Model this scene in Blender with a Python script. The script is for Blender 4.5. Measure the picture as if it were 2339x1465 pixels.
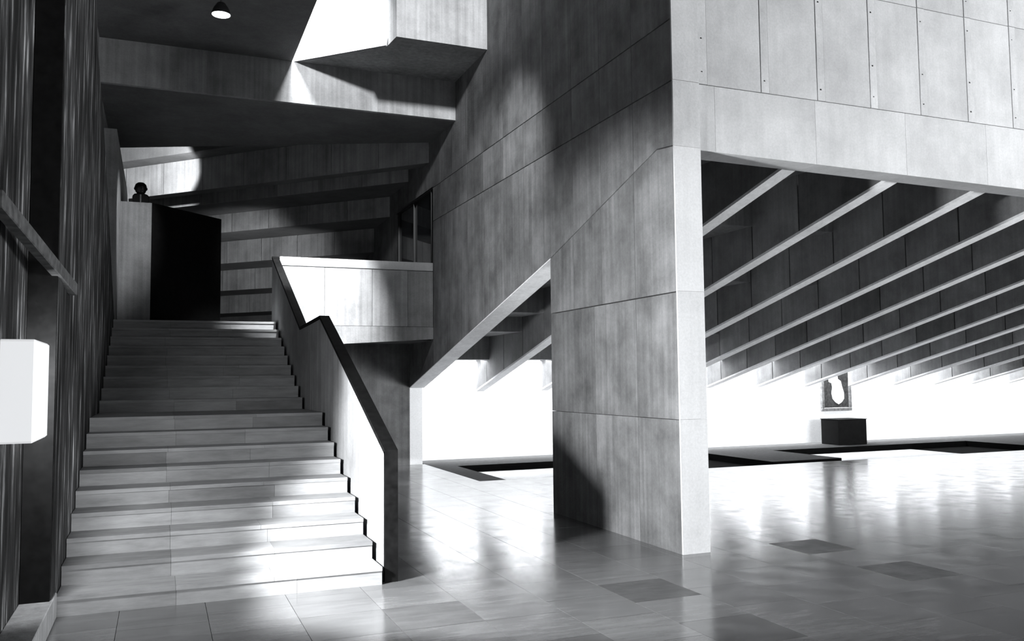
import bpy, bmesh, math, random
from mathutils import Vector, Matrix
random.seed(7)
S = bpy.context.scene
for o in list(bpy.data.objects): bpy.data.objects.remove(o)
COL = S.collection
R = math.radians

# ------------------------------------------------------------------ camera
cam_d = bpy.data.cameras.new('camera'); cam = bpy.data.objects.new('camera', cam_d); COL.objects.link(cam)
cam_d.sensor_width = 36.0; cam_d.lens = 1975 / 2339 * 36.0; cam_d.clip_start = .05; cam_d.clip_end = 200
yaw, pitch, roll = R(22.14), R(3.88), R(-.571)
fw = Vector((math.sin(yaw)*math.cos(pitch), math.cos(yaw)*math.cos(pitch), math.sin(pitch)))
rt = Vector((math.cos(yaw), -math.sin(yaw), 0)); up = rt.cross(fw)
rt2 = math.cos(roll)*rt + math.sin(roll)*up; up2 = -math.sin(roll)*rt + math.cos(roll)*up
cam.matrix_world = Matrix(((rt2.x, up2.x, -fw.x, 0), (rt2.y, up2.y, -fw.y, 0), (rt2.z, up2.z, -fw.z, 1.75), (0, 0, 0, 1)))
S.camera = cam

# ------------------------------------------------------------------ view, world, lights
S.view_settings.view_transform = 'Standard'; S.view_settings.look = 'None'
S.view_settings.exposure = 0.0; S.view_settings.gamma = 1.0; S.view_settings.use_curve_mapping = False
W = bpy.data.worlds.new('world'); S.world = W; W.use_nodes = True
W.node_tree.nodes['Background'].inputs[0].default_value = (.95, .97, 1, 1)
W.node_tree.nodes['Background'].inputs[1].default_value = .015

def aim(o, loc, tgt):
    o.location = loc
    o.rotation_euler = (Vector(tgt) - Vector(loc)).to_track_quat('-Z', 'Y').to_euler()
def area(name, loc, tgt, sx, sy, power, spread=180):
    d = bpy.data.lights.new(name, 'AREA'); d.shape = 'RECTANGLE'; d.size = sx; d.size_y = sy
    d.energy = power; d.spread = R(spread); d.color = (.97, .985, 1)
    o = bpy.data.objects.new(name, d); COL.objects.link(o); aim(o, loc, tgt); return o
def spot(name, loc, tgt, angle, blend, power, rad=.05):
    d = bpy.data.lights.new(name, 'SPOT'); d.spot_size = R(angle); d.spot_blend = blend
    d.energy = power; d.shadow_soft_size = rad; d.color = (.97, .985, 1)
    o = bpy.data.objects.new(name, d); COL.objects.link(o); aim(o, loc, tgt); return o
# daylight from the tall window wall behind the visitor
area('window_daylight', (19, -6, 2.2), (13.5, 8, 2.4), 10, 4.2, 6200)
# clerestory daylight above the hall, and skylight over the light well and the gallery wall
spot('clerestory_daylight', (2.9, 3.0, 10.2), (3.2, 14.0, 7.3), 24, .4, 11000, .4)
area('well_skylight', (2.0, 13.45, 9.2), (2.55, 14.1, 7.7), .5, .5, 380, 80)
area('wall_washer_daylight', (15, 18.19, 2.75), (15, 18.21, 0), 20, .22, 2200)
area('bay_added_light', (15.75, 17.66, 2.165), (15.75, 17.80, 0), 20.8, .7, 520)  # added area light under the soffit of the last bay
area('rib_end_light', (15.75, 18.2, 2.25), (15.75, 17.3, 1.75), 20.8, .12, 500)  # added strip in the slot, brightening the sides of the rib ends
# ceiling spotlights of the hall, and last an added low one
spot('wall_spotlight', (1.6, 9.4, 7.0), (4.81, 12.4, 4.3), 50, .9, 1500)
spot('parapet_spotlight', (2.2, 12.5, 7.0), (2.25, 15.8, 3.2), 40, .8, 7000)
spot('upper_gallery_spotlight', (.35, 17.7, 6.0), (-.25, 21.0, 6.62), 40, .3, 1500)
spot('partition_spotlight', (1.3, 14.8, 6.25), (-.85, 16.8, 4.3), 36, .8, 420)
spot('partition_back_added_light', (.55, 19.0, 3.3), (2.6, 23.4, 4.6), 62, .7, 500)  # unseen low lamp added behind the partition to brighten the stepped soffit

# ------------------------------------------------------------------ materials
def nt(name):
    m = bpy.data.materials.new(name); m.use_nodes = True
    return m, m.node_tree.nodes, m.node_tree.links, m.node_tree.nodes['Principled BSDF']
def grey(v): return (v*.985, v*.995, v*1.01, 1)
def concrete(name, base, stain=.35, streak=.25, rough=.75, bump=.25, scale=1.0, var=.12):
    m, N, L, P = nt(name)
    g = N.new('ShaderNodeNewGeometry'); oi = N.new('ShaderNodeObjectInfo')
    add = N.new('ShaderNodeVectorMath'); add.operation = 'ADD'
    rs = N.new('ShaderNodeVectorMath'); rs.operation = 'SCALE'; rs.inputs[0].default_value = (7, 13, 5)
    L.new(oi.outputs['Random'], rs.inputs['Scale']); L.new(g.outputs['Position'], add.inputs[0]); L.new(rs.outputs[0], add.inputs[1])
    n1 = N.new('ShaderNodeTexNoise'); n1.inputs['Scale'].default_value = 1.5*scale; n1.inputs['Detail'].default_value = 7; n1.inputs['Roughness'].default_value = .65
    L.new(add.outputs[0], n1.inputs['Vector'])
    mp = N.new('ShaderNodeMapping'); mp.inputs['Scale'].default_value = (11*scale, 11*scale, .3*scale)
    n2 = N.new('ShaderNodeTexNoise'); n2.inputs['Scale'].default_value = 1.3; n2.inputs['Detail'].default_value = 4
    L.new(add.outputs[0], mp.inputs['Vector']); L.new(mp.outputs[0], n2.inputs['Vector'])
    n3 = N.new('ShaderNodeTexNoise'); n3.inputs['Scale'].default_value = 38*scale; n3.inputs['Detail'].default_value = 5; n3.inputs['Roughness'].default_value = .7
    L.new(g.outputs['Position'], n3.inputs['Vector'])
    def rng(src, lo, hi):
        r = N.new('ShaderNodeMapRange'); r.inputs[1].default_value = .28; r.inputs[2].default_value = .72
        r.inputs[3].default_value = lo; r.inputs[4].default_value = hi; L.new(src, r.inputs[0]); return r.outputs[0]
    def mul(a, b):
        k = N.new('ShaderNodeMath'); k.operation = 'MULTIPLY'; L.new(a, k.inputs[0]); L.new(b, k.inputs[1]); return k.outputs[0]
    v = mul(rng(n1.outputs[0], 1-stain, 1+stain*.6), rng(n2.outputs[0], 1-streak, 1+streak*.6))
    v = mul(v, rng(n3.outputs[0], .9, 1.08))
    r = N.new('ShaderNodeMapRange'); r.inputs[3].default_value = 1-var; r.inputs[4].default_value = 1+var*.6; L.new(oi.outputs['Random'], r.inputs[0])
    v = mul(v, r.outputs[0])
    mx = N.new('ShaderNodeVectorMath'); mx.operation = 'SCALE'; mx.inputs[0].default_value = grey(base)[:3]
    L.new(v, mx.inputs['Scale']); L.new(mx.outputs[0], P.inputs['Base Color'])
    P.inputs['Roughness'].default_value = rough; P.inputs['Specular IOR Level'].default_value = .25
    b = N.new('ShaderNodeBump'); b.inputs['Strength'].default_value = bump; b.inputs['Distance'].default_value = .02
    L.new(n3.outputs[0], b.inputs['Height']); L.new(b.outputs[0], P.inputs['Normal'])
    return m
def plain(name, v, rough=.6, spec=.4, metal=0, emit=0, noise=.0):
    m, N, L, P = nt(name)
    P.inputs['Base Color'].default_value = grey(v); P.inputs['Roughness'].default_value = rough
    P.inputs['Specular IOR Level'].default_value = spec; P.inputs['Metallic'].default_value = metal
    if emit: P.inputs['Emission Color'].default_value = (.97, .98, 1, 1); P.inputs['Emission Strength'].default_value = emit
    if noise:
        n = N.new('ShaderNodeTexNoise'); n.inputs['Scale'].default_value = 14; n.inputs['Detail'].default_value = 6
        g = N.new('ShaderNodeNewGeometry'); L.new(g.outputs['Position'], n.inputs['Vector'])
        r = N.new('ShaderNodeMapRange'); r.inputs[1].default_value = .3; r.inputs[2].default_value = .7; r.inputs[3].default_value = 1-noise; r.inputs[4].default_value = 1+noise
        L.new(n.outputs[0], r.inputs[0])
        s = N.new('ShaderNodeVectorMath'); s.operation = 'SCALE'; s.inputs[0].default_value = grey(v)[:3]
        L.new(r.outputs[0], s.inputs['Scale']); L.new(s.outputs[0], P.inputs['Base Color'])
    return m
def stone(name, base, rough, var=.25, spec=.5):
    m, N, L, P = nt(name)
    g = N.new('ShaderNodeNewGeometry'); oi = N.new('ShaderNodeObjectInfo')
    mp = N.new('ShaderNodeMapping'); mp.inputs['Scale'].default_value = (1.2, 7, 7); L.new(g.outputs['Position'], mp.inputs['Vector'])
    n = N.new('ShaderNodeTexNoise'); n.inputs['Scale'].default_value = 2.2; n.inputs['Detail'].default_value = 8; n.inputs['Roughness'].default_value = .65
    L.new(mp.outputs[0], n.inputs['Vector'])
    r1 = N.new('ShaderNodeMapRange'); r1.inputs[1].default_value = .3; r1.inputs[2].default_value = .7; r1.inputs[3].default_value = .75; r1.inputs[4].default_value = 1.2; L.new(n.outputs[0], r1.inputs[0])
    cr = N.new('ShaderNodeValToRGB'); e = cr.color_ramp.elements
    e[0].position = 0; e[0].color = (1-1.9*var,)*3+(1,); e[1].position = .14; e[1].color = (1-var*.5,)*3+(1,)
    x = e.new(.6); x.color = (1, 1, 1, 1); y = e.new(1); y.color = (1+var*.6,)*3+(1,)
    L.new(oi.outputs['Random'], cr.inputs[0])
    k = N.new('ShaderNodeMath'); k.operation = 'MULTIPLY'; L.new(r1.outputs[0], k.inputs[0]); L.new(cr.outputs[0], k.inputs[1])
    s = N.new('ShaderNodeVectorMath'); s.operation = 'SCALE'; s.inputs[0].default_value = grey(base)[:3]
    L.new(k.outputs[0], s.inputs['Scale']); L.new(s.outputs[0], P.inputs['Base Color'])
    n4 = N.new('ShaderNodeTexNoise'); n4.inputs['Scale'].default_value = 3.5; n4.inputs['Detail'].default_value = 5; L.new(g.outputs['Position'], n4.inputs['Vector'])
    r2 = N.new('ShaderNodeMapRange'); r2.inputs[1].default_value = .3; r2.inputs[2].default_value = .7; r2.inputs[3].default_value = rough*.75; r2.inputs[4].default_value = rough*1.3
    L.new(n4.outputs[0], r2.inputs[0]); L.new(r2.outputs[0], P.inputs['Roughness'])
    P.inputs['Specular IOR Level'].default_value = spec
    b = N.new('ShaderNodeBump'); b.inputs['Strength'].default_value = .025; b.inputs['Distance'].default_value = .01
    L.new(n.outputs[0], b.inputs['Height']); L.new(b.outputs[0], P.inputs['Normal'])
    return m
def rough_wall(name):
    m, N, L, P = nt(name)
    g = N.new('ShaderNodeNewGeometry')
    mp = N.new('ShaderNodeMapping'); mp.inputs['Rotation'].default_value = (R(-22), 0, 0); mp.inputs['Scale'].default_value = (4, 4.2, .5)
    L.new(g.outputs['Position'], mp.inputs['Vector'])
    n = N.new('ShaderNodeTexNoise'); n.inputs['Scale'].default_value = 2.4; n.inputs['Detail'].default_value = 6; n.inputs['Roughness'].default_value = .6
    L.new(mp.outputs[0], n.inputs['Vector'])
    cr = N.new('ShaderNodeValToRGB'); e = cr.color_ramp.elements
    e[0].position = .40; e[0].color = grey(.012); e[1].position = .72; e[1].color = grey(.42)
    x = e.new(.57); x.color = grey(.05)
    n5 = N.new('ShaderNodeTexNoise'); n5.inputs['Scale'].default_value = .75; n5.inputs['Detail'].default_value = 3; L.new(g.outputs['Position'], n5.inputs['Vector'])
    r5 = N.new('ShaderNodeMapRange'); r5.inputs[1].default_value = .35; r5.inputs[2].default_value = .65; r5.inputs[3].default_value = .35; r5.inputs[4].default_value = 1.5; L.new(n5.outputs[0], r5.inputs[0])
    sc = N.new('ShaderNodeVectorMath'); sc.operation = 'SCALE'; L.new(n.outputs[0], cr.inputs[0]); L.new(cr.outputs[0], sc.inputs[0]); L.new(r5.outputs[0], sc.inputs['Scale'])
    L.new(sc.outputs[0], P.inputs['Base Color'])
    P.inputs['Roughness'].default_value = .9; P.inputs['Specular IOR Level'].default_value = .1
    b = N.new('ShaderNodeBump'); b.inputs['Strength'].default_value = .8; b.inputs['Distance'].default_value = .05
    L.new(n.outputs[0], b.inputs['Height']); L.new(b.outputs[0], P.inputs['Normal'])
    return m
M = dict(
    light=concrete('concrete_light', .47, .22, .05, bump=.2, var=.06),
    lit_end=concrete('concrete_lit_end', .53, .12, .05, bump=.15, var=.03),
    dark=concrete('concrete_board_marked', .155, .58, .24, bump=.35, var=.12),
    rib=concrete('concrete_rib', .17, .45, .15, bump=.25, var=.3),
    lit_lip=concrete('concrete_lit_edge', .78, .2, .1, var=.05),  # rib concrete with the floor-lit brightness of undersides put into its colour
    mid=concrete('concrete_mid', .31, .35, .25, var=.12),
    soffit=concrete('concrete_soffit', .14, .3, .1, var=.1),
    shadow=plain('dark_joint', .03, .9, .1),
    rough=rough_wall('bush_hammered_concrete'),
    white=concrete('white_plaster', .86, .04, .02, bump=.03, var=.02),
    stairstone=stone('stair_stone', .27, .5, .2, .3),
    tile=stone('floor_slate', .115, .17, .24, .75),
    tiledark=stone('floor_slate_dark', .08, .42, .1, .25),
    joint=plain('pale_mortar', .3, .6, .3),
    carpet=plain('grey_matting', .055, .95, .05, noise=.2),
    wellblack=plain('well_black', .003, 1, .02, noise=.2),
    pitstone=concrete('pale_pit_stone', .75, .1, .03, var=.03),
    cap=plain('dark_slate_cap', .004, .7, .08, noise=.6),
    railing=plain('weathered_rail', .07, .7, .2, noise=.5),
    black=plain('matt_black', .004, .85, .1, noise=.4),
    metal=plain('brushed_mullion', .045, .6, .3, .8),
    darkmetal=plain('dark_metal', .03, .4, .5, .6),
    bronze=plain('dark_bronze', .03, .22, .7, .7),
    lampshade=plain('lit_opal_shade', .8, .5, .3, emit=.38),
    bulb=plain('lit_lamp_lens', .9, .4, .3, emit=9),
    frame=plain('silvered_frame', .13, .4, .4, noise=.5),
    canvas=plain('dark_canvas', .03, .7, .3, noise=.7),
    paint=plain('white_paint', .85, .7, .3, noise=.05),
)
g_ = bpy.data.materials.new('dark_glass'); g_.use_nodes = True
p_ = g_.node_tree.nodes['Principled BSDF']; p_.inputs['Base Color'].default_value = (.02, .022, .025, 1); p_.inputs['Roughness'].default_value = .03
p_.inputs['Transmission Weight'].default_value = .5; M['glass'] = g_

# ------------------------------------------------------------------ builders
def link(name, me, mat, parent=None, kind=None):
    o = bpy.data.objects.new(name, me); COL.objects.link(o)
    if mat and not me.materials: me.materials.append(M[mat])
    if parent: o.parent = parent
    if kind: o['kind'] = kind
    return o
def mesh(v, f, name='m'):
    me = bpy.data.meshes.new(name); me.from_pydata([tuple(x) for x in v], [], f)
    bm = bmesh.new(); bm.from_mesh(me); bmesh.ops.recalc_face_normals(bm, faces=bm.faces); bm.to_mesh(me); bm.free()
    return me
class MB:
    def __init__(s): s.v = []; s.f = []
    def prism(s, lo, hi):
        """two matching rings of points"""
        n = len(lo); b = len(s.v); s.v += list(lo) + list(hi)
        s.f.append(tuple(b+i for i in range(n))[::-1]); s.f.append(tuple(b+n+i for i in range(n)))
        for i in range(n):
            j = (i+1) % n; s.f.append((b+i, b+j, b+n+j, b+n+i))
        return s
    def box(s, x0, x1, y0, y1, z0, z1):
        return s.prism([(x0, y0, z0), (x1, y0, z0), (x1, y1, z0), (x0, y1, z0)], [(x0, y0, z1), (x1, y0, z1), (x1, y1, z1), (x0, y1, z1)])
    def yz(s, poly, x0, x1): return s.prism([(x0, a, b) for a, b in poly], [(x1, a, b) for a, b in poly])
    def xz(s, poly, y0, y1): return s.prism([(a, y0, b) for a, b in poly], [(a, y1, b) for a, b in poly])
    def xy(s, poly, z0, z1): return s.prism([(a, b, z0) for a, b in poly], [(a, b, z1) for a, b in poly])
    def tube(s, p, q, r, n=12, r2=None):
        p, q = Vector(p), Vector(q); d = (q-p).normalized(); a = d.orthogonal().normalized(); b = d.cross(a); r2 = r if r2 is None else r2
        ring = lambda c, rr: [tuple(c + rr*(math.cos(2*math.pi*i/n)*a + math.sin(2*math.pi*i/n)*b)) for i in range(n)]
        return s.prism(ring(p, r), ring(q, r2))
    def lathe(s, c, prof, n=20, cap=True):
        b = len(s.v); m = len(prof)
        for r, z in prof:
            for i in range(n): s.v.append((c[0]+r*math.cos(2*math.pi*i/n), c[1]+r*math.sin(2*math.pi*i/n), c[2]+z))
        for k in range(m-1):
            for i in range(n):
                j = (i+1) % n; s.f.append((b+k*n+i, b+k*n+j, b+(k+1)*n+j, b+(k+1)*n+i))
        if cap: s.f.append(tuple(b+i for i in range(n))[::-1]); s.f.append(tuple(b+(m-1)*n+i for i in range(n)))
        return s
    def build(s, name, mat, parent=None, kind=None, bevel=0, smooth=False):
        o = link(name, mesh(s.v, s.f, name), mat, parent, kind)
        if smooth:
            for p in o.data.polygons: p.use_smooth = True
        if bevel:
            k = o.modifiers.new('bevel', 'BEVEL'); k.width = bevel; k.segments = 1; k.limit_method = 'ANGLE'; k.angle_limit = R(40)
        return o
def thing(name, label, cat, loc=(0, 0, 0), group=None):
    o = bpy.data.objects.new(name, None); COL.objects.link(o); o.location = loc; o.empty_display_size = .1
    o['label'] = label; o['category'] = cat
    if group: o['group'] = group
    return o
def rebase(t):
    """parts were modelled in world coordinates: move them under the Empty's base"""
    bpy.context.view_layer.update()
    for ch in t.children: ch.location = Vector(ch.location) - Vector(t.location)
def clip(poly, axis, val, keep_greater):
    out = []; n = len(poly)
    for i in range(n):
        a, b = poly[i], poly[(i+1) % n]
        ia = (a[axis] >= val) == keep_greater; ib = (b[axis] >= val) == keep_greater
        if ia: out.append(a)
        if ia != ib:
            t = (val-a[axis])/(b[axis]-a[axis]); out.append((a[0]+t*(b[0]-a[0]), a[1]+t*(b[1]-a[1])))
    return out
def strips(poly, cuts, axis=0, gap=.0028):
    lo = min(p[axis] for p in poly); hi = max(p[axis] for p in poly)
    cs = [lo] + sorted(c for c in cuts if lo+.08 < c < hi-.08) + [hi]
    for i, (a, b) in enumerate(zip(cs, cs[1:])):
        q = poly
        if i > 0: q = clip(q, axis, a+gap, True)
        if i < len(cs)-2: q = clip(q, axis, b-gap, False)
        if len(q) > 2: yield q

X0, XB = 4.81, 5.13          # the long board-marked wall: its near face and its gallery face
YF = 7.42                    # the pale front wall plane
ZU = 2.754                   # upper floor level

# ================================================================== FLOOR
floor = MB()
pits = [(5.62, 11.7, 14.15, 16.85), (13.5, 19.8, 14.15, 16.85)]
zb = -.012
fl = floor
fl.box(-3, 30, -9, 14.15, -.5, zb); fl.box(-3, XB, 14.15, 20, -.5, zb)
floor_o = fl.build('floor', 'joint', None, 'structure')
# matting around the two shallow wells, at floor level
mt = MB(); mt.box(XB, 5.62, 14.15, 18.4, -.5, 0); mt.box(11.7, 13.5, 14.62, 18.4, -.5, 0); mt.box(19.8, 30, 14.15, 18.4, -.5, 0)
mt.box(5.62, 11.7, 16.85, 18.4, -.5, 0); mt.box(13.5, 19.8, 16.85, 18.4, -.5, 0)
mt.build('matting_border', 'carpet', floor_o)
MB().box(5.62, 9.2, 14.15, 16.85, -.5, -.14).build('well_floor', 'pitstone', floor_o)
MB().box(9.2, 11.7, 14.15, 16.85, -.5, -.14).build('well_dark_floor', 'wellblack', floor_o)  # flat black floor at the right end of the well
MB().box(11.7, 17.8, 14.15, 14.62, -.5, -.14).box(13.5, 17.8, 14.62, 16.85, -.5, -.14).build('well_floor', 'pitstone', floor_o)
MB().box(17.8, 19.8, 14.15, 16.85, -.5, -.14).build('well_dark_floor', 'wellblack', floor_o)
ris = MB(); ris.box(5.62, 11.7, 16.83, 16.85, -.14, -.001); ris.box(13.5, 19.8, 16.83, 16.85, -.14, -.001)
ris.box(11.68, 11.7, 14.62, 16.85, -.14, -.001); ris.box(11.7, 13.5, 14.6, 14.62, -.14, -.001); ris.box(19.78, 19.8, 14.15, 16.85, -.14, -.001); ris.box(13.5, 13.52, 14.62, 16.85, -.14, -.001)
ris.build('well_riser', 'wellblack', floor_o)
# floor stones in a running bond, columns of 0.62 m
P = .62; cells = []
offs = {0: 0, 3: 0, 7: .27}
for i in range(-4, 40):
    xa = 1.6 + P*i; off = offs.get(i, random.choice([0, .2, .31, .45]))
    j = -18
    while True:
        ya = 6.02 + off + P*j; j += 1
        if ya > 14.15: break
        if ya < -8: continue
        yb = min(ya+P, 14.15)
        if yb-ya < .05: continue
        cells.append((xa, xa+P, ya, yb))
# around the foot of the stair and along the wall the stones stop
def tile_ok(c):
    x0, x1, y0, y1 = c
    if x1 < -.7: return False
    if x0 < 1.95 and y0 > 7.9: return False
    return True
cells = [c for c in cells if tile_ok(c)]
for i in range(-4, 6):       # under the wall opening, beyond y = 14.15
    for j in range(6):
        xa = 1.6+P*i; ya = 14.15+P*j
        if xa > 1.9 and xa < XB: cells.append((xa, min(xa+P, XB), ya, min(ya+P, 17.52)))
def tile_size(c):
    x, y = (c[0]+c[1])/2, (c[2]+c[3])/2; z = y*math.cos(yaw)+x*math.sin(yaw)
    lat = (x*math.cos(yaw)-y*math.sin(yaw))/max(z, .1)
    if z < 3.2 or abs(lat) > .68: return 0
    if x > 5.2 and lat < .1 : return 1/z**3*.4
    return 1/z**3
cells.sort(key=tile_size, reverse=True)
dark_tiles = [(3.77, 6.33), (6.25, 7.22), (6.25, 5.98), (1.9, 6.3)]
shared = {}
for k, c in enumerate(cells[:300]):
    w, d = round(c[1]-c[0], 3), round(c[3]-c[2], 3)
    if (w, d) not in shared:
        shared[(w, d)] = mesh(*(lambda b: (b.v, b.f))(MB().box(.002, w-.002, .002, d-.002, -.02, 0)), 'floor_tile'); shared[(w, d)].materials.append(M['tile'])
    dk = any(c[0] < u < c[1] and c[2] < v < c[3] for u, v in dark_tiles)
    me_ = shared[(w, d)]
    if dk: me_ = me_.copy(); me_.materials[0] = M['tiledark']
    o = bpy.data.objects.new('floor_tile', me_); COL.objects.link(o); o.parent = floor_o; o.location = (c[0], c[2], 0)
rest = MB()
for c in cells[300:]: rest.box(c[0]+.0012, c[1]-.0012, c[2]+.0012, c[3]-.0012, -.02, 0)
rest.build('floor_tile_rest', 'tile', floor_o, 'stuff').name = 'distant_floor_tiles'

# ================================================================== LONG BOARD-MARKED WALL (faces the stair)
wl = MB()
top = 10.0
rowA = [(YF, 5.45), (17.0, 5.45), (17.0, top), (YF, top)]
rowB = [(YF, 4.80), (15.8, 4.80), (15.8, 5.45), (YF, 5.45)]
slope = lambda y: 3.36 - (y-10.44)*(3.36-1.60)/(17.53-10.44)
rowC = [(YF, 4.12), (7.725, 4.157), (10.44, 3.36), (15.8, slope(15.8)), (15.8, 4.80), (YF, 4.80)]
rowD = [(15.8, slope(15.8)), (17.53, 1.60), (17.53, 2.74), (15.8, 2.74)]
pier1 = [(YF, 2.62), (10.44, 2.62), (10.44, 3.36), (7.725, 4.157), (YF, 4.12)]
pier2 = [(YF, 1.33), (10.44, 1.33), (10.44, 2.62), (YF, 2.62)]
pier3 = [(YF, 0.0), (10.44, 0.0), (10.44, 1.33), (YF, 1.33)]
for poly in (rowA, rowB, pier1, pier2, pier3):
    cy = sum(p[0] for p in poly)/len(poly); cz = sum(p[1] for p in poly)/len(poly)
    wl.yz([(cy+(a-cy)*.99, cz+(b-cz)*.985) for a, b in poly], X0+.03, XB-.03)
wl.yz([(7.5, 4.3), (7.9, 4.2), (10.6, 3.4), (15.75, slope(15.75)+.03), (15.75, 4.78), (7.5, 4.78)], X0+.03, XB-.03)
wl.box(X0+.02, XB, 15.8, 17.0, 5.45, 9.9).box(X0+.02, XB, 17.0, 27, 5.47, 9.9).box(X0+.02, XB, 18.55, 27, ZU, 5.47)
wall_c = wl.build('wall_center', 'dark', None, 'structure')
cuts = [8.22, 8.98, 9.74, 10.63, 11.33, 12.12, 13.0, 13.8, 14.6, 15.3, 16.2]
def inset(poly, g):
    cy = sum(p[0] for p in poly)/len(poly); cz = sum(p[1] for p in poly)/len(poly)
    hy = max(abs(p[0]-cy) for p in poly); hz = max(abs(p[1]-cz) for p in poly)
    return [(cy+(a-cy)*(1-g/hy), cz+(b-cz)*(1-g/hz)) for a, b in poly]
def yshift(poly, g):   # recess the top and bottom joints
    zmin = min(p[1] for p in poly); return poly
for poly, ct, g in ((rowA, cuts, .012), (rowB, cuts, .013), (rowC, cuts, .013), (pier1, [8.22, 9.0, 9.74], .014), (pier2, [8.22, 9.2], .013), (pier3, [8.22, 9.2], .006)):
    zt_ = max(p[1] for p in poly)
    for q in strips(poly, ct):
        q2 = [(a, b-(g if abs(b-zt_) < 1e-4 else 0) - (g if (poly is pier1 and b > 3.2 and abs(b-zt_) > 1e-4) else 0)) for a, b in q]
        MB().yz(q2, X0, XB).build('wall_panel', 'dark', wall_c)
for q in strips(rowD, [16.6]): MB().yz(q, X0, XB).build('wall_panel', 'dark', wall_c)

MB().yz([(10.45, 3.3575), (17.53, 1.6), (17.53, 1.585), (10.45, 3.3425)], X0+.002, XB).build('lit_soffit_edge', 'lit_lip', wall_c)  # added pale strip: light from the gallery floor put into its colour
# wall end, front light put into its paler colour, one block between joints
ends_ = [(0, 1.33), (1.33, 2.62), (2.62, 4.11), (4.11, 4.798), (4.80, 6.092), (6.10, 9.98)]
for z0, z1 in ends_: MB().box(X0, XB, YF-.022, YF-.001, z0+.001, z1-.001).build('end_block', 'lit_end' if z1 < 4.2 else 'light', wall_c)

# ================================================================== PALE FRONT WALL over the gallery opening
wr = MB(); wr.box(XB+.02, 30, YF+.03, YF+.32, 4.10, 9.95)
wall_r = wr.build('wall_right', 'light', None, 'structure')
def slab_row(z0, z1, xs, proud=0, t=.05, yback=None):
    for a, b in zip(xs, xs[1:]):
        yb = YF+t if yback is None else yback
        MB().xz([(a+.0015, z0(a) if callable(z0) else z0), (b-.0015, z0(b) if callable(z0) else z0), (b-.0015, z1), (a+.0015, z1)], YF-proud, yb).build('wall_panel', 'light', wall_r)
zbot = lambda x: 4.095 - .012*(x-5.13)
bx = [XB, 5.334, 6.66, 7.98, 9.28, 10.6, 11.9, 13.2, 14.5, 17.1, 19.7, 22.3, 25]
slab_row(zbot, 4.792, bx, 0, yback=YF+.32)
ux = [XB+.04]
x = 5.17
while x < 25: ux += [x, x+.11] if x > 5.2 else [x+.08]; x += .765
wide = []; narrow = []
xs = sorted(set([XB] + [round(v, 3) for v in ux[1:]] + [25]))
for z0, z1 in ((4.80, 6.092), (6.10, 9.98)):
    for a, b in zip(xs, xs[1:]):
        if b-a < .13: 
            MB().box(a+.005, b-.005, YF-.006, YF+.05, z0, z1).build('form_strip', 'light', wall_r)
        else:
            MB().box(a+.002, b-.002, YF, YF+.05, z0, z1).build('wall_panel', 'light', wall_r)
th = MB()
for a, b in zip(xs, xs[1:]):
    if b-a < .13:
        for z in (4.93, 5.29, 5.93, 6.3, 6.9): th.tube(((a+b)/2-.01, YF-.0055, z+random.uniform(-.015, .015)), ((a+b)/2-.01, YF, z), .011, 8)
th.build('tie_holes', 'shadow', wall_r, 'stuff')

# ================================================================== GALLERY: back wall, stepped soffit, ribs
YB = 18.3
wb = MB(); wb.box(XB, 30, YB, YB+.3, -.5, 4.5)
wall_b = wb.build('wall_back', 'white', None, 'structure')
MB().box(X0, 5.09, 17.53, YB+.3, 0, 2.74).build('end_panel', 'white', wall_b)
MB().box(29.6, 30, YF, YB, 0, 5).build('wall_gallery_end', 'light', None, 'structure')
ce = MB()
prof = [(7.74, 4.5), (10.33, 4.5), (10.33, 3.955), (12.36, 3.955), (12.36, 3.405), (14.35, 3.405), (14.35, 2.95), (15.38, 2.95), (15.38, 2.66), (17.2, 2.66), (17.2, 2.17), (18.07, 2.17), (18.07, 5.0), (7.74, 5.0)]
for (a, za), (b, zb2) in zip(prof[:-2:2], prof[1:-2:2]): ce.box(XB-.02, 30, a, b+.0005, za, 5.0)
ce.box(XB, 30, 18.07, YB+.3, 3.6, 4.2)
ceil = ce.build('ceiling', 'mid', None, 'structure')
zr = lambda y: 4.085 - .2525*(y-7.74)
ribx = [6.46, 8.02, 9.53, 11.0, 12.46, 13.98, 15.5, 17.0, 18.5, 20.0, 21.45, 22.9, 24.4, 25.9]
YE = 18.05
pj = [7.74] + [9.325+1.005*k for k in range(9)] + [YE]
zsoff = lambda y: 4.51 if y < 10.33 else 3.965 if y < 12.36 else 3.415 if y < 14.35 else 2.96 if y < 15.38 else 2.67 if y < 17.2 else 2.18
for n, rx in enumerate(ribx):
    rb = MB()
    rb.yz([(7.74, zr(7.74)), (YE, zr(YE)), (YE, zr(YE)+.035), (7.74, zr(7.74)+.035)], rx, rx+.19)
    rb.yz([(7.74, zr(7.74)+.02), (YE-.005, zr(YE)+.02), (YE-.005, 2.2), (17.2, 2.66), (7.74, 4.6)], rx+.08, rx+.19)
    r = rb.build('rib', 'lit_lip', ceil)
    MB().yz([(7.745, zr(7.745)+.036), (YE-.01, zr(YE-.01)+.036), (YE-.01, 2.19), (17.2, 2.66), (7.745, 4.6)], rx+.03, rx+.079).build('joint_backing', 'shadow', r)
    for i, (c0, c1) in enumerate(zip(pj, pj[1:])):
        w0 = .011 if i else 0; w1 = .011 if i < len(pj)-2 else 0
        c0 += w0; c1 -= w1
        MB().yz([(c0, zr(c0)+.036), (c1, zr(c1)+.036), (c1, max(zsoff(c1-.002), zsoff(c0+.002)) if c1 < 18 else 2.18), (c0, zsoff(c0+.002))], rx+.002+random.uniform(0, .006), rx+.03).build('rib_panel', 'rib', r)

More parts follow.
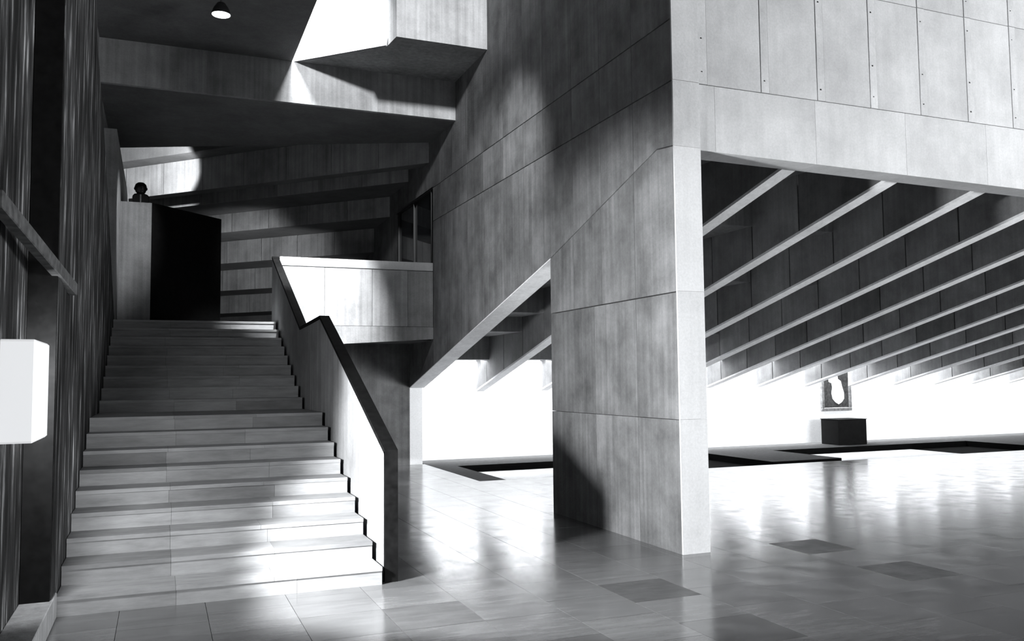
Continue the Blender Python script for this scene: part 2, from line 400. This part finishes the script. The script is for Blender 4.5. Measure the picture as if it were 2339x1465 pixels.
# framed picture and black block
t = thing('framed_picture', 'silver framed picture of a pale rounded form on dark ground', 'picture', (16.78, YB, 1.4))
fr = MB(); fx0, fx1, fz0, fz1 = 16.27, 17.29, .816, 1.98
for a in ((fx0, fx1, fz0, fz0+.09), (fx0, fx1, fz1-.09, fz1), (fx0, fx0+.09, fz0+.09, fz1-.09), (fx1-.09, fx1, fz0+.09, fz1-.09)):
    fr.box(a[0], a[1], YB-.07, YB-.001, a[2], a[3])
fr.build('frame', 'frame', t, bevel=.012)
MB().box(fx0+.085, fx1-.085, YB-.03, YB-.002, fz0+.085, fz1-.085).build('canvas', 'canvas', t)
blob = [(.30, 1.0), (.52, 1.0), (.60, .93), (.62, .80), (.74, .74), (.78, .60), (.86, .40), (.86, .24), (.76, .14), (.62, .08), (.48, .14), (.36, .24), (.32, .40), (.36, .55), (.34, .68), (.22, .72), (.20, .88)]
MB().xz([(fx0+.10+u*.81*.98, fz0+.10+v*.94) for u, v in blob], YB-.034, YB-.029).build('painted_shape', 'paint', t)
rebase(t)
t = thing('display_block', 'matt black display block against the white gallery wall below the picture', 'plinth', (17.8, 17.55, 0))
MB().box(15.89, 16.81, 17.25, 17.88, .002, .63).build('block_body', 'black', t, bevel=.01)
MB().box(15.88, 16.82, 17.24, 17.89, .63, .648).build('block_top', 'black', t)
rebase(t)

# ================================================================== STAIR
st = thing('staircase', 'broad straight flight of stone steps with a half landing', 'stairs', (.55, 7.43, 0))
H = .153; G = .375
xl, xr = -.70, 1.795
def seams(k):
    j = [xl, .12 + random.uniform(-.06, .06), .96 + random.uniform(-.12, .12), xr]
    return j
for k in range(1, 19):
    y = 7.43 + G*(k-1) if k <= 9 else 12.0 + G*(k-10)
    depth = G if k not in (9, 18) else (12.0-10.43 if k == 9 else .8)
    z = H*k
    core = MB().box(xl+.01, xr-.01, y+.02, y+depth+.03, max(0, z-H-.15) if k > 1 else 0, z-.036)
    s = core.build('step', 'shadow', st)
    j = seams(k)
    for a, b in zip(j, j[1:]):
        MB().box(a+.001, b-.001, y-.012, y+depth+.012, z-.035, z).build('tread_stone', 'stairstone', s)
    if k % 2: j = seams(k)
    for a, b in zip(j, j[1:]):
        MB().box(a+.001, b-.001, y, y+.019, z-H+.0, z-.036).build('riser_stone', 'stairstone', s)
rebase(st)

# balustrade wall between stair and hall
bt = thing('stair_balustrade', 'stepped concrete balustrade wall with a dark slate coping and end plate', 'balustrade', (1.89, 7.5, 0))
bi, bo = 1.832, 1.95
pk = [(7.49, 1.14), (10.87, 2.565), (12.55, 2.525), (15.95, 4.0)]
ct_ = .045
low = lambda p: (p[0], p[1]-ct_)
cutline = 11.6
body_low = [(7.525, 0), (cutline, 0), (cutline, 2.50), (10.885, 2.52), (7.525, 1.14-ct_+.012)]
body_up = [(cutline+.003, 0), (15.95, 0), (15.95, 3.955), (12.56, 2.48), (cutline+.003, 2.50)]
MB().yz(body_low, bi+.006, bo-.006).build('balustrade_panel', 'mid', bt)
MB().yz(body_up, bi+.006, bo-.006).build('balustrade_panel', 'mid', bt)
for (a, b) in zip(pk, pk[1:]):
    MB().yz([(a[0], a[1]-ct_), (b[0], b[1]-ct_), b, a], bi, bo).build('coping', 'cap', bt)
MB().box(bi, bo, 7.485, 7.525, 0.003, 1.125).build('end_plate', 'cap', bt)
rebase(bt)

# ================================================================== UPPER LANDING
ld = MB(); ld.box(-1.6, xr, 15.7, 27, 2.52, ZU-.002); ld.box(xr, X0, 15.97, 27, 2.5, ZU-.002)
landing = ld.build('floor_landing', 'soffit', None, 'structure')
MB().box(1.95, X0, 17.5, 17.8, 0, 2.5).build('wall_under_landing', 'dark', None, 'structure')
pp = thing('landing_parapet', 'concrete landing parapet with a pale coping, spanning from balustrade to tall wall', 'parapet', (3.38, 15.8, ZU))
px = [1.952, 2.75, 3.63, 4.31, X0-.004]
for a, b in zip(px, px[1:]):
    MB().box(a+.003, b-.003, 15.8, 15.95, ZU+.006, 3.815).build('parapet_panel', 'mid', pp)
MB().xz([(1.952, 2.36), (X0-.004, 2.525), (X0-.004, ZU), (1.952, ZU)], 15.8, 15.97).build('slab_edge', 'mid', pp)
MB().box(1.952, X0-.004, 15.79, 15.96, 3.825, 3.985).build('coping', 'light', pp, bevel=.008)
rebase(pp)

# glazed screen in the long wall at landing level
w1 = MB(); w1.box(X0-.0, XB, 15.8, 18.6, 5.43, 5.47)
win = w1.build('window_1', 'darkmetal', None, 'structure')
for y in (15.97, 17.23, 18.48): MB().box(X0+.01, X0+.07, y-.014, y+.014, ZU, 5.43).build('mullion', 'metal', win)
for a, b in ((15.99, 17.21), (17.25, 18.46)): MB().box(X0+.05, X0+.06, a, b, ZU+.04, 5.43).build('pane', 'glass', win)
MB().box(X0, X0+.08, 15.8, 18.6, ZU, ZU+.04).build('sill', 'darkmetal', win)
MB().box(X0+.1, X0+.3, 15.82, 18.6, ZU, 5.43).build('dark_room', 'black', win)  # black box, darkness of the unlit room put into its colour

# tall dark partition at the head of the stair, with a bust on it
bx_ = thing('display_partition', 'tall dark angled display partition at the head of the stairs', 'partition', (.2, 17.3, ZU))
MB().xy([(-.9, 17.0), (-.19, 17.0), (-.19, 17.02), (-.50, 17.5), (-.9, 17.5)], ZU, 5.04).build('end_panel', 'mid', bx_)
MB().xy([(-.188, 17.0), (1.10, 18.288), (.82, 18.57), (-.49, 17.5)], ZU, 5.045).build('face_panel', 'black', bx_)
rebase(bx_)
bu = thing('bust', 'small dark bronze bust on top of the tall partition', 'sculpture', (-.385, 17.10, 5.041))
hd = MB(); hd.lathe((0, 0, .275), [(.004, -.115), (.05, -.105), (.085, -.07), (.105, -.01), (.106, .03), (.09, .075), (.055, .105), (.004, .116)], 20)
hd.build('head', 'bronze', bu, smooth=True)
MB().lathe((.0, -.09, .26), [(.002, -.035), (.016, -.02), (.014, .01), (.004, .03)], 8).build('nose', 'bronze', bu, smooth=True)
for sx in (-1, 1): MB().lathe((sx*.1, .0, .27), [(.002, -.03), (.014, -.015), (.016, .012), (.003, .028)], 8).build('ear', 'bronze', bu, smooth=True)
MB().lathe((0, 0, 0), [(.075, .10), (.06, .15), (.055, .19)], 16).build('neck', 'bronze', bu, smooth=True)
MB().xz([(-.135, 0), (.145, 0), (.15, .1), (.13, .15), (.06, .175), (-.06, .175), (-.125, .155), (-.14, .1)], -.07, .08).build('shoulders', 'bronze', bu, bevel=.02)
MB().xz([(-.008, 0.004), (.012, .004), (.015, .15), (-.012, .15)], -.078, -.069).build('front_strip', 'frame', bu)

# ================================================================== UPPER STRUCTURE over the stair
c2 = MB()
c2.xy([(-1.6, 14.4), (X0, 14.4), (X0, 15.95), (-1.6, 18.75)], 6.37, 6.95)              # downstand beam
ceil2 = MB().box(-1.6, 1.95, 8.0, 14.4, 7.07, 7.5)
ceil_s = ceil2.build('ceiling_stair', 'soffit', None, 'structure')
for a, b in zip([-1.6, .62, 1.99, 3.4], [.62, 1.99, 3.4, X0]): MB().box(a+.001, b-.001, 14.4, 14.48, 6.37, 7.07).build('beam_panel', 'mid', ceil_s)
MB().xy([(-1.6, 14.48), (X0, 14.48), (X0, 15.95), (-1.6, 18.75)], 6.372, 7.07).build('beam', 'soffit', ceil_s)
# hanging volume with its slanted side to the light well
hv = MB().xy([(1.99, 14.45), (3.27, 13.19), (3.31, 12.77), (X0, 12.77), (X0, 14.45)], 7.07, 10.2)
hv.build('hanging_volume', 'mid', ceil_s)
MB().xy([(1.97, 14.43), (3.25, 13.17), (3.25, 13.16), (1.95, 14.43)], 7.07, 7.23).build('ledge', 'light', ceil_s)
MB().box(1.93, 1.95, 8, 14.4, 7.5, 10.2).build('well_side', 'light', ceil_s)
MB().box(-1.6, X0, 14.42, 14.7, 7.07, 10.2).build('well_back', 'light', ceil_s)
# stepped soffit on the diagonal, beyond
sp = [(20.2, 6.72), (20.9, 6.72), (20.9, 6.0), (21.3, 6.0), (21.3, 6.5), (22.45, 6.5), (22.45, 5.96), (24.04, 5.96), (24.04, 5.49), (25.63, 5.49), (25.63, 4.90), (27.22, 4.90), (27.22, 4.32), (28.81, 4.32), (28.81, 3.79), (30.4, 3.79), (30.4, ZU)]
ss = MB()
def sheared(mb, poly, xa, xb): return mb.prism([(xa, s-xa, z) for s, z in poly], [(xb, s-xb, z) for s, z in poly])
for (a, za), (b, zb3) in zip(sp[:-1], sp[1:]):
    if b > a: sheared(ss, [(a, za), (b+.001, za), (b+.001, 7.4), (a, 7.4)], -1.6, X0+.02)
sheared(ss, [(30.4, 2.3), (30.8, 2.3), (30.8, 7.4), (30.4, 7.4)], -1.6, X0+.02)
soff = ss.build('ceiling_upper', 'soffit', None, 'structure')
for s_, zt1, zb1 in ((20.9, 6.72, 6.0), (22.45, 6.5, 5.96), (24.04, 5.96, 5.49), (25.63, 5.49, 4.90), (27.22, 4.90, 4.32), (28.81, 4.32, 3.79)):
    xx = [-1.6 + .8*i for i in range(9)]; xx[-1] = X0+.01
    for a, b in zip(xx, xx[1:]): sheared(MB(), [(s_-.03, zb1), (s_-.0005, zb1), (s_-.0005, zt1-.005), (s_-.03, zt1-.005)], a+.004, b-.004).build('soffit_panel', 'mid', soff)

# ================================================================== LEFT SIDE: hammered walls, ledge, hand rail, lamp
lw = MB(); lw.yz([(10.0, 0), (27, 0), (27, 10), (10.0, 10)], -1.3, -.95)
lw.box(-1.0, -.72, 15.3, 21, ZU, 5.9)
wall_l = lw.build('wall_left', 'mid', None, 'structure')
MB().yz([(7.15, .0), (15.45, 0), (15.42, 2.8), (13.35, 4.07), (11.42, 5.18), (10.6, 5.45), (10.15, 5.95), (9.3, 10), (7.15, 10)], -.94, -.705).build('hammered_panel', 'rough', wall_l)
MB().box(-.90, -.71, 7.11, 7.152, .19, 10).build('end_panel', 'black', wall_l)  # flat black panel, the shade of the slot put into its colour
MB().box(-1.3, -.905, -2, 7.15, 0, 10).build('hammered_panel', 'rough', wall_l)
led = MB().box(-.905, -.69, -2, 7.40, 0, .19); led.build('baseboard_left', 'mid', None, 'structure', bevel=.006)
hr = thing('handrail', 'sloping dark rail crossing the black slot of the hammered wall', 'handrail', (-.82, 6.2, 2.6))
MB().prism([(-.875, 5.3, 2.70), (-.80, 5.3, 2.70), (-.80, 5.3, 2.80), (-.875, 5.3, 2.80)], [(-.70, 7.9, 2.47), (-.64, 7.9, 2.47), (-.64, 7.9, 2.57), (-.70, 7.9, 2.57)]).build('rail', 'railing', hr, bevel=.006)
for y_, x_, z_ in ((5.5, -.86, 2.73),): MB().tube((x_, y_, z_), (-.91, y_, z_-.02), .02, 8).build('bracket', 'darkmetal', hr)
rebase(hr)
la = thing('wall_lantern', 'large lit opal box lantern on the hammered wall', 'lamp', (-.9, 6.25, 1.70))
MB().box(-.895, -.695, 5.9, 6.58, 1.395, 2.018).build('lamp_shade', 'lampshade', la, bevel=.012)
MB().box(-.9049, -.896, 6.0, 6.48, 1.5, 1.92).build('back_plate', 'darkmetal', la)
rebase(la)
spot('lantern_side_light', (-.67, 6.25, 1.70), (4.81, 8.0, .55), 80, .35, 4600, .22)
area('lantern_far_light', (-.785, 6.6, 1.70), (.2, 8, 1.2), .17, .6, 100)
# spot pendant
pe = thing('pendant_spotlight', 'small lit bowl spotlight hanging under the dark soffit', 'lamp', (.684, 12.0, 6.70))
MB().lathe((0, 0, 0), [(.125, .0), (.128, .015), (.10, .09), (.055, .16), (.03, .17)], 24, cap=False).build('shade', 'darkmetal', pe, smooth=True)
MB().lathe((0, 0, 0), [(.002, -.006), (.118, .002), (.118, .008), (.002, .012)], 24).build('lens', 'bulb', pe)
MB().tube((.0, 0, .165), (0, 0, .37), .012, 8).build('stem', 'metal', pe)
MB().lathe((0, 0, .35), [(.05, .0), (.05, .019), (.02, .0195)], 16).build('canopy', 'darkmetal', pe)
